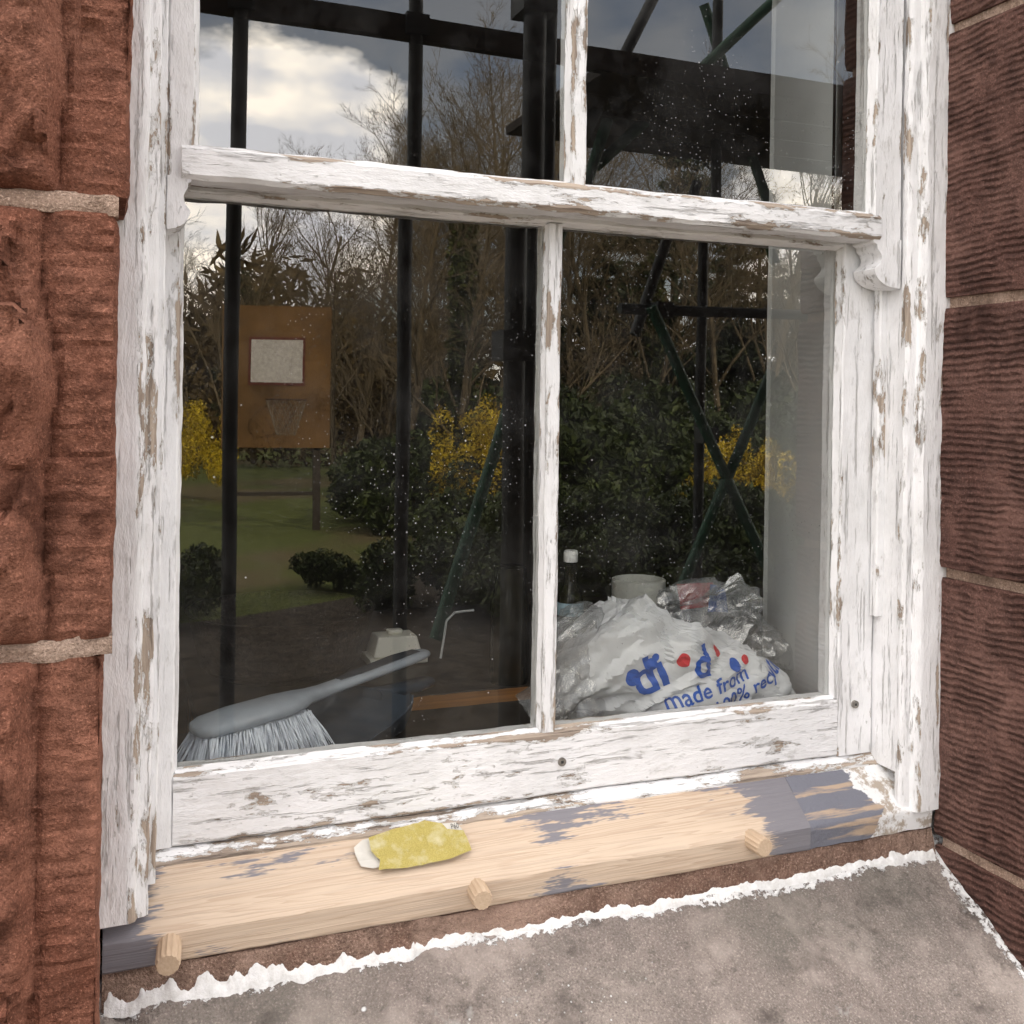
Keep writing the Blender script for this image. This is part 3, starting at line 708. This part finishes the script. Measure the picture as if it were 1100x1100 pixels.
def gentree(seed,height,lean=0,low=.25):
    rd=random.Random(seed); V=[];F=[]
    def branch(p,d,L,r,lev):
        ns=5 if lev==0 else (4 if lev==1 else (3 if lev==2 else 2)); sides=7 if lev==0 else (5 if lev<2 else 3)
        pts=[p]; rr=[r]
        for i in range(ns):
            d=(d+Vector((rd.uniform(-1,1),rd.uniform(-1,1),rd.uniform(-.4,.8)))*(.10 if lev==0 else .22)).normalized()
            p=p+d*L/ns; pts.append(p); rr.append(r*(1-.75*(i+1)/ns) if lev>0 else r*(1-.6*(i+1)/ns))
        for i in range(ns): tube_data(pts[i],pts[i+1],rr[i],rr[i+1],sides,V,F,False)
        if lev>=4: return
        nc=[15,8,6,4][lev]
        for k in range(nc):
            t=rd.uniform(low if lev==0 else .15,1); i=min(ns-1,int(t*ns)); q=pts[i].lerp(pts[i+1],t*ns-i)
            a=rd.uniform(0,2*math.pi); o_=d.orthogonal().normalized(); o2=d.cross(o_)
            side=o_*math.cos(a)+o2*math.sin(a); sp=rd.uniform(.5,1.1)
            nd=(d*1+side*sp+Vector((0,0,.15))).normalized()
            branch(q,nd,L*rd.uniform(.38,.62)*(1.15-.5*t),max(.0055,rr[i]*rd.uniform(.35,.6)),lev+1)
    branch(Vector((0,0,-.1)),Vector((lean,0,1)).normalized(),height*.8,height*.011,0)
    me=bpy.data.meshes.new('bare_tree'); me.from_pydata([tuple(v) for v in V],[],F); me.materials.append(BARK); return me
tms=[gentree(1,10),gentree(2,11,.1,.12),gentree(3,9,-.1,.1),gentree(4,12)]
spots=[(.07,28,.75),(.10,20,.52),(.13,24,.58),(.175,25,.60),(.205,17,.44),(.225,22,.62),(.25,18,.52),(.275,14.5,.48),(.30,21,.72),(.315,17,.62),(.335,14,.58),(.355,18,.68),(.37,20,.78),(.40,26,.95),(.43,16,.66),(.47,22,.78),(.50,19,.68),(.52,26,.85),(.56,18,.68),(.60,25,.85),(.655,15.5,.6),(.70,22,.8),(.78,18,.7),(.95,22,1),(1.3,18,1),(-.15,26,1),(-.5,22,1),(.33,30,.95)]
for k,(r,d,s) in enumerate(spots):
    o=bpy.data.objects.new('bare_tree',tms[k%4]); col.objects.link(o); x,y=G(r,d); o.location=(x,y,0); o.scale=(s,s,s*random.uniform(.9,1.1)); o.rotation_euler=(0,0,random.uniform(0,6.28))
def leafcloud(name,lumps,N,size,mat,asp=1.6):
    Cs=[]
    tot=sum(l[3]*l[4]*l[5] for l in lumps)
    for (cx,cy,cz,rx,ry,rz) in lumps:
        n=max(20,int(N*rx*ry*rz/tot)); d=np.random.normal(size=(n,3)); d/=np.linalg.norm(d,axis=1)[:,None]
        rad=np.random.uniform(.45,1.08,size=(n,1))**.6
        Cs.append(np.array([cx,cy,cz])+d*rad*np.array([rx,ry,rz]))
    C=np.concatenate(Cs); C=C[C[:,2]>.02]; n=len(C)
    u=np.random.normal(size=(n,3)); u/=np.linalg.norm(u,axis=1)[:,None]
    w=np.cross(u,np.random.normal(size=(n,3))); w/=np.linalg.norm(w,axis=1)[:,None]
    s=size*np.random.uniform(.6,1.3,size=(n,1)); u=u*s*asp; w=w*s
    P=np.stack([C-u,C+w*.6-u*.1,C+u,C-w*.6-u*.1],1).reshape(-1,3)
    me=bpy.data.meshes.new(name); me.from_pydata(P.tolist(),[],[(4*i,4*i+1,4*i+2,4*i+3) for i in range(n)]); me.materials.append(mat)
    return me
def leafmat(name,a,b,sc=3):
    m=M(name); g=m.n('ShaderNodeNewGeometry'); c=m.mix(g.outputs['Random Per Island'],a,b); n=m.noise(sc,2); c=m.mix(m.mr(n,.35,.65),c,tuple(q*.45 for q in a)); m.col(c); m.rough(.5)
    m.b.inputs['Specular IOR Level'].default_value=.25; return m.m
LG=leafmat('laurel_leaves',(.030,.048,.011),(.078,.100,.022)); LY=leafmat('forsythia_flowers',(.60,.42,.01),(.80,.60,.04)); LC=leafmat('conifer_needles',(.02,.034,.011),(.055,.065,.020),1); LB=leafmat('beech_hedge_leaves',(.10,.065,.022),(.19,.13,.045),1)
LO=leafmat('ivy_leaves',(.05,.07,.015),(.13,.14,.03),2)
def place(me,name,x,y,s=1,z=0,rot=None):
    o=bpy.data.objects.new(name,me); col.objects.link(o); o.location=(x,y,z); o.scale=(s,s,s); o.rotation_euler=(0,0,rot if rot is not None else random.uniform(0,6)); return o
sh=[leafcloud('laurel_shrub',[(random.uniform(-1.1,1.1),random.uniform(-.8,.8),random.uniform(.15,1.0),random.uniform(.25,.6),random.uniform(.25,.6),random.uniform(.22,.5)) for _ in range(14)],7500,.045,LG) for _ in range(3)]
for k,(r,d,s) in enumerate([(.33,13,.9),(.40,12,.95),(.47,11.5,.9),(.54,11.5,.95),(.60,12,1.1),(.72,12,1.0),(.80,10,1.1),(.90,10,1.2),(.42,16,1.4),(.5,17,1.5),(.63,16,1.5),(.74,17,1.5),(.36,19,1.2),(-.15,14,1.2),(1.1,10,1.3),(.265,13,.6),(.30,11.5,.7),
   (.33,9.2,.5),(.38,8.6,.62),(.44,8.2,.6),(.49,8.8,.55),(.52,7.8,.66),(.59,8.0,.6),(.66,7.4,.5),(.74,7.6,.66),(.40,6.6,.45),(.47,6.9,.42),(.54,6.4,.48),(.66,6.2,.42),(.30,7.2,.40),(.22,8.0,.28),(.04,7.2,.36)]):
    x,y=G(r,d); place(sh[k%3],'laurel_shrub',x,y,s)
fo=leafcloud('forsythia_bush',[(random.uniform(-.6,.6),random.uniform(-.4,.4),random.uniform(.3,1.25),.17,.17,.36) for _ in range(15)],4200,.019,LY)
for r,d,s,z in((.345,11.0,.85,.25),(.365,11.2,.75,.3),(.655,8.6,.75,0.1),(.69,8.8,.7,.05),(.085,15,.8,.2),(.055,16,.9,.2)):
    x,y=G(r,d); place(fo,'forsythia_bush',x,y,s,z)
def conifer(seed,h):
    rd=random.Random(seed); lumps=[]
    for i in range(70):
        t=rd.uniform(.08,1); a=rd.uniform(0,6.28); rr=(1-t)*h*.24+.15; q=rd.uniform(.3,1)*rr
        lumps.append((q*math.cos(a),q*math.sin(a),t*h+rd.uniform(-.2,.2),.25+rr*.28,.25+rr*.28,.16+.06*rr))
    me=leafcloud('conifer_tree',lumps,16000,.07,LC,2.2)
    V=[];F=[];tube_data((0,0,0),(0,0,h*.97),h*.02,.01,8,V,F,False); bm=bmesh.new(); bm.from_mesh(me)
    m2=bpy.data.meshes.new('x'); m2.from_pydata([tuple(v) for v in V],[],F); bm.from_mesh(m2); me.materials.append(BARK); bm.to_mesh(me); bm.free(); return me
cf=[conifer(5,9),conifer(8,11)]
for k,(r,d,s) in enumerate([(.50,23,.7),(.585,20,.75),(.655,24,.75),(.42,28,.65),(.34,27,.55),(.12,32,.5),(.78,26,.85),(-.1,33,.9),(-.5,28,1),(.70,31,.85)]):
    x,y=G(r,d); place(cf[k%2],'conifer_tree',x,y,s)
lumps=[]
for k in range(150):
    a=random.uniform(-.9,1.5); d=random.uniform(34,46); x,y=G(a,d); h=random.uniform(3.5,7.0); q=random.uniform(.8,2.0); lumps.append((x,y,h*.5,q,q,h*.55))
me=leafcloud('woodland',lumps,48000,.15,LB,2.8); o=bpy.data.objects.new('woodland',me); col.objects.link(o)
me=leafcloud('beech_hedge',[(x*.8-8,-22+random.uniform(-.3,.3),1.0,.7,.5,1.1) for x in range(36)],18000,.06,LB); o=bpy.data.objects.new('beech_hedge',me); col.objects.link(o)
for r,d in((.335,14),(.56,18),(.43,16)):
    x,y=G(r,d); me=leafcloud('ivy',[(0,0,.5+i*.45,.22,.22,.35) for i in range(9)],3000,.05,LO); place(me,'ivy',x,y)

bb=empty('basketball_hoop'); bx,by=G(.150,11.8); PLY=simple('brown_plywood',(.16,.085,.028),.7,.45,1.6)
yaw=math.atan2(bx,1.1-by)
def bf(x,y,z): return Vector((bx+x*math.cos(yaw*.3)-y*math.sin(yaw*.3),by+x*math.sin(yaw*.3)+y*math.cos(yaw*.3),z))
def obox(name,x0,x1,y0,y1,z0,z1,mat):
    V=[bf(x,y,z) for x in(x0,x1) for y in(y0,y1) for z in(z0,z1)]
    return mk(name,V,[(0,1,3,2),(4,6,7,5),(0,4,5,1),(2,3,7,6),(0,2,6,4),(1,5,7,3)],mat,bb)
obox('backboard',-.60,.60,-.02,.0,.95,2.55,PLY); obox('target_frame',-.31,.31,.003,.006,1.66,2.20,simple('dk',(.12,.03,.02))); obox('target',-.285,.285,.008,.011,1.69,2.17,simple('white_board',(.50,.47,.44),.5))
DKP=simple('dark_post',(.05,.04,.03),.9)
obox('post_a',-.5,-.42,-.1,-.03,0,2.5,DKP); obox('post_b',.42,.5,-.1,-.03,0,2.5,DKP)
obox('shelf',-.5,.42,-.1,-.02,.40,.44,DKP)
V=[];F=[]
for i in range(24):
    a=i*2*math.pi/24;b=(i+1)*2*math.pi/24
    tube_data(bf(.08+.22*math.cos(a),.25+.22*math.sin(a),1.50),bf(.08+.22*math.cos(b),.25+.22*math.sin(b),1.50),.008,.008,6,V,F)
mk('rim',V,F,simple('rim_dark',(.06,.03,.02)),bb)
V=[];F=[]
for i in range(12):
    for sgn in(1,-1):
        for k in range(4):
            a=(i+sgn*k*.5)*2*math.pi/12;b=(i+sgn*(k+1)*.5)*2*math.pi/12; r0=.22-.03*k;r1=.22-.03*(k+1)
            tube_data(bf(.08+r0*math.cos(a),.25+r0*math.sin(a),1.5-.1*k),bf(.08+r1*math.cos(b),.25+r1*math.sin(b),1.4-.1*k),.003,.003,3,V,F,False)
mk('net',V,F,simple('net_cord',(.22,.19,.15)),bb)

sc=empty('scaffolding'); SB=simple('scaffold_dark_steel',(.030,.034,.036),.5,.4,20); SG=simple('scaffold_green',(.02,.075,.045),.5,.3,15); PLK=simple('scaffold_boards',(.035,.028,.022),.85,.4,9)
def st(p0,p1,r=.0245,m=SB): tube('tube',p0,p1,r,m,sc,14)
for x,y in((.363,-2.3),(.93,-2.3),(2.55,-3.0),(3.4,-2.3),(-1.2,-2.3)): st((x,y,0),(x,y,5.6))
st((.875,-1.12,0),(.875,-1.12,5.6),.026)
st((.93,-1.16,0),(.93,-1.16,5.6),.016)
st((-3,-2.35,H+1.24),(5,-2.35,H+1.24)); plainbox('ledger_board',-3,5,-2.33,-2.29,H+1.19,H+1.27,PLK,sc)
for i in range(4): plainbox('platform_board',1.66,3.6,-2.60-.255*i,-2.36-.255*i,H+1.205,H+1.243,PLK,sc)
st((2.226,-2.9,H+.42),(2.86,-2.9,H-.763),.0245,SG); st((2.87,-2.9,H+.148),(2.4,-2.9,H-.85),.0245,SG)
st((2.10,-2.95,H+.41),(3.1,-2.95,H+.42)); st((2.2,-3.0,H+.3),(2.45,-3.0,H+1.0)); st((1.9,-2.9,H+1.0),(2.9,-2.9,H+1.95),.0245,SG)
st((1.7,-2.8,H+.9),(2.3,-2.8,H+2.1)); st((2.6,-3.2,H+1.9),(3.1,-3.2,H+.7),.0245,SG); st((1.15,-2.6,H-.9),(1.95,-2.9,H+1.2),.0245,SG); st((1.6,-2.3,H+1.9),(3.6,-2.3,H+2.2))
for x,y,z in((.363,-2.3,1.24),(.93,-2.3,1.24),(2.3,-2.93,.41),(2.55,-2.93,-.15),(.875,-1.12,.13),(.875,-1.12,.9)):
    plainbox('coupler',x-.04,x+.04,y-.05,y+.03,H+z-.035,H+z+.035,SB,sc)

# ================================================================ LIGHT
sun_dir=Vector((.35,.74,.66)).normalized()
el=math.asin(sun_dir.z); az=math.atan2(sun_dir.x,sun_dir.y)
sl=bpy.data.lights.new('sun','SUN'); sl.energy=5; sl.angle=math.radians(.5); sl.color=(1,.89,.70)
so=bpy.data.objects.new('sun',sl); col.objects.link(so); so.rotation_euler=(-sun_dir).to_track_quat('-Z','Y').to_euler(); so.location=(0,5,12)
w=bpy.data.worlds.new('World'); scene.world=w; w.use_nodes=True; t=w.node_tree; t.nodes.clear()
out=t.nodes.new('ShaderNodeOutputWorld'); bg=t.nodes.new('ShaderNodeBackground'); sky=t.nodes.new('ShaderNodeTexSky'); sky.sky_type='NISHITA'; sky.sun_disc=False
sky.sun_elevation=el; sky.sun_rotation=az; sky.altitude=50; sky.air_density=1; sky.dust_density=1.0
tc=t.nodes.new('ShaderNodeTexCoord')
def N(k): return t.nodes.new(k)
mp=N('ShaderNodeMapping'); mp.inputs['Scale'].default_value=(1,1,2.0); t.links.new(tc.outputs['Generated'],mp.inputs[0])
nz=N('ShaderNodeTexNoise'); nz.inputs['Scale'].default_value=3.4; nz.inputs['Detail'].default_value=7; nz.inputs['Roughness'].default_value=.60; t.links.new(mp.outputs[0],nz.inputs['Vector'])
def blob(c,rad,amp):
    cd=Vector(c).normalized()
    dp=N('ShaderNodeVectorMath'); dp.operation='DISTANCE'; t.links.new(tc.outputs['Generated'],dp.inputs[0]); dp.inputs[1].default_value=cd
    m1=N('ShaderNodeMapRange'); t.links.new(dp.outputs['Value'],m1.inputs[0]); m1.inputs[1].default_value=rad*.35;m1.inputs[2].default_value=rad;m1.inputs[3].default_value=amp;m1.inputs[4].default_value=0
    return m1.outputs[0]
def addn(a,b):
    ad=N('ShaderNodeMath'); ad.operation='ADD'; t.links.new(a,ad.inputs[0]); t.links.new(b,ad.inputs[1]); return ad.outputs[0]
s_=addn(addn(addn(nz.outputs['Fac'],blob((.16,-1,.235),.17,.50)),blob((.33,-.9,.46),.62,-.36)),blob((.6,-.9,.12),.35,.22))
cr=N('ShaderNodeMapRange'); t.links.new(s_,cr.inputs[0]); cr.inputs[1].default_value=.42; cr.inputs[2].default_value=.52; cr.inputs[3].default_value=.11
nz2=N('ShaderNodeTexNoise'); nz2.inputs['Scale'].default_value=9; nz2.inputs['Detail'].default_value=6; t.links.new(mp.outputs[0],nz2.inputs['Vector'])
cc=N('ShaderNodeValToRGB'); t.links.new(nz2.outputs['Fac'],cc.inputs[0]); cc.color_ramp.elements[0].position=.38; cc.color_ramp.elements[0].color=(25,25,27,1); cc.color_ramp.elements[1].position=.58; cc.color_ramp.elements[1].color=(46,42,37.5,1)
mx=N('ShaderNodeMix'); mx.data_type='RGBA'; t.links.new(cr.outputs[0],mx.inputs[0]); t.links.new(sky.outputs[0],mx.inputs[6]); t.links.new(cc.outputs[0],mx.inputs[7])
t.links.new(mx.outputs[2],bg.inputs[0]); bg.inputs[1].default_value=.15; t.links.new(bg.outputs[0],out.inputs[0])
scene.view_settings.view_transform='Standard'; scene.view_settings.look='None'; scene.view_settings.exposure=0

cam=bpy.data.cameras.new('camera'); co=bpy.data.objects.new('camera',cam); col.objects.link(co)
cam.lens=36; cam.sensor_width=36; cam.shift_y=-.109; cam.clip_start=.02; cam.clip_end=1000
co.matrix_world=Matrix.Translation((0,-1.1,H))@Matrix.Rotation(math.radians(-21.4),4,'Z')@Matrix.Rotation(math.radians(90),4,'X')@Matrix.Rotation(math.radians(.86),4,'Z')
scene.camera=co
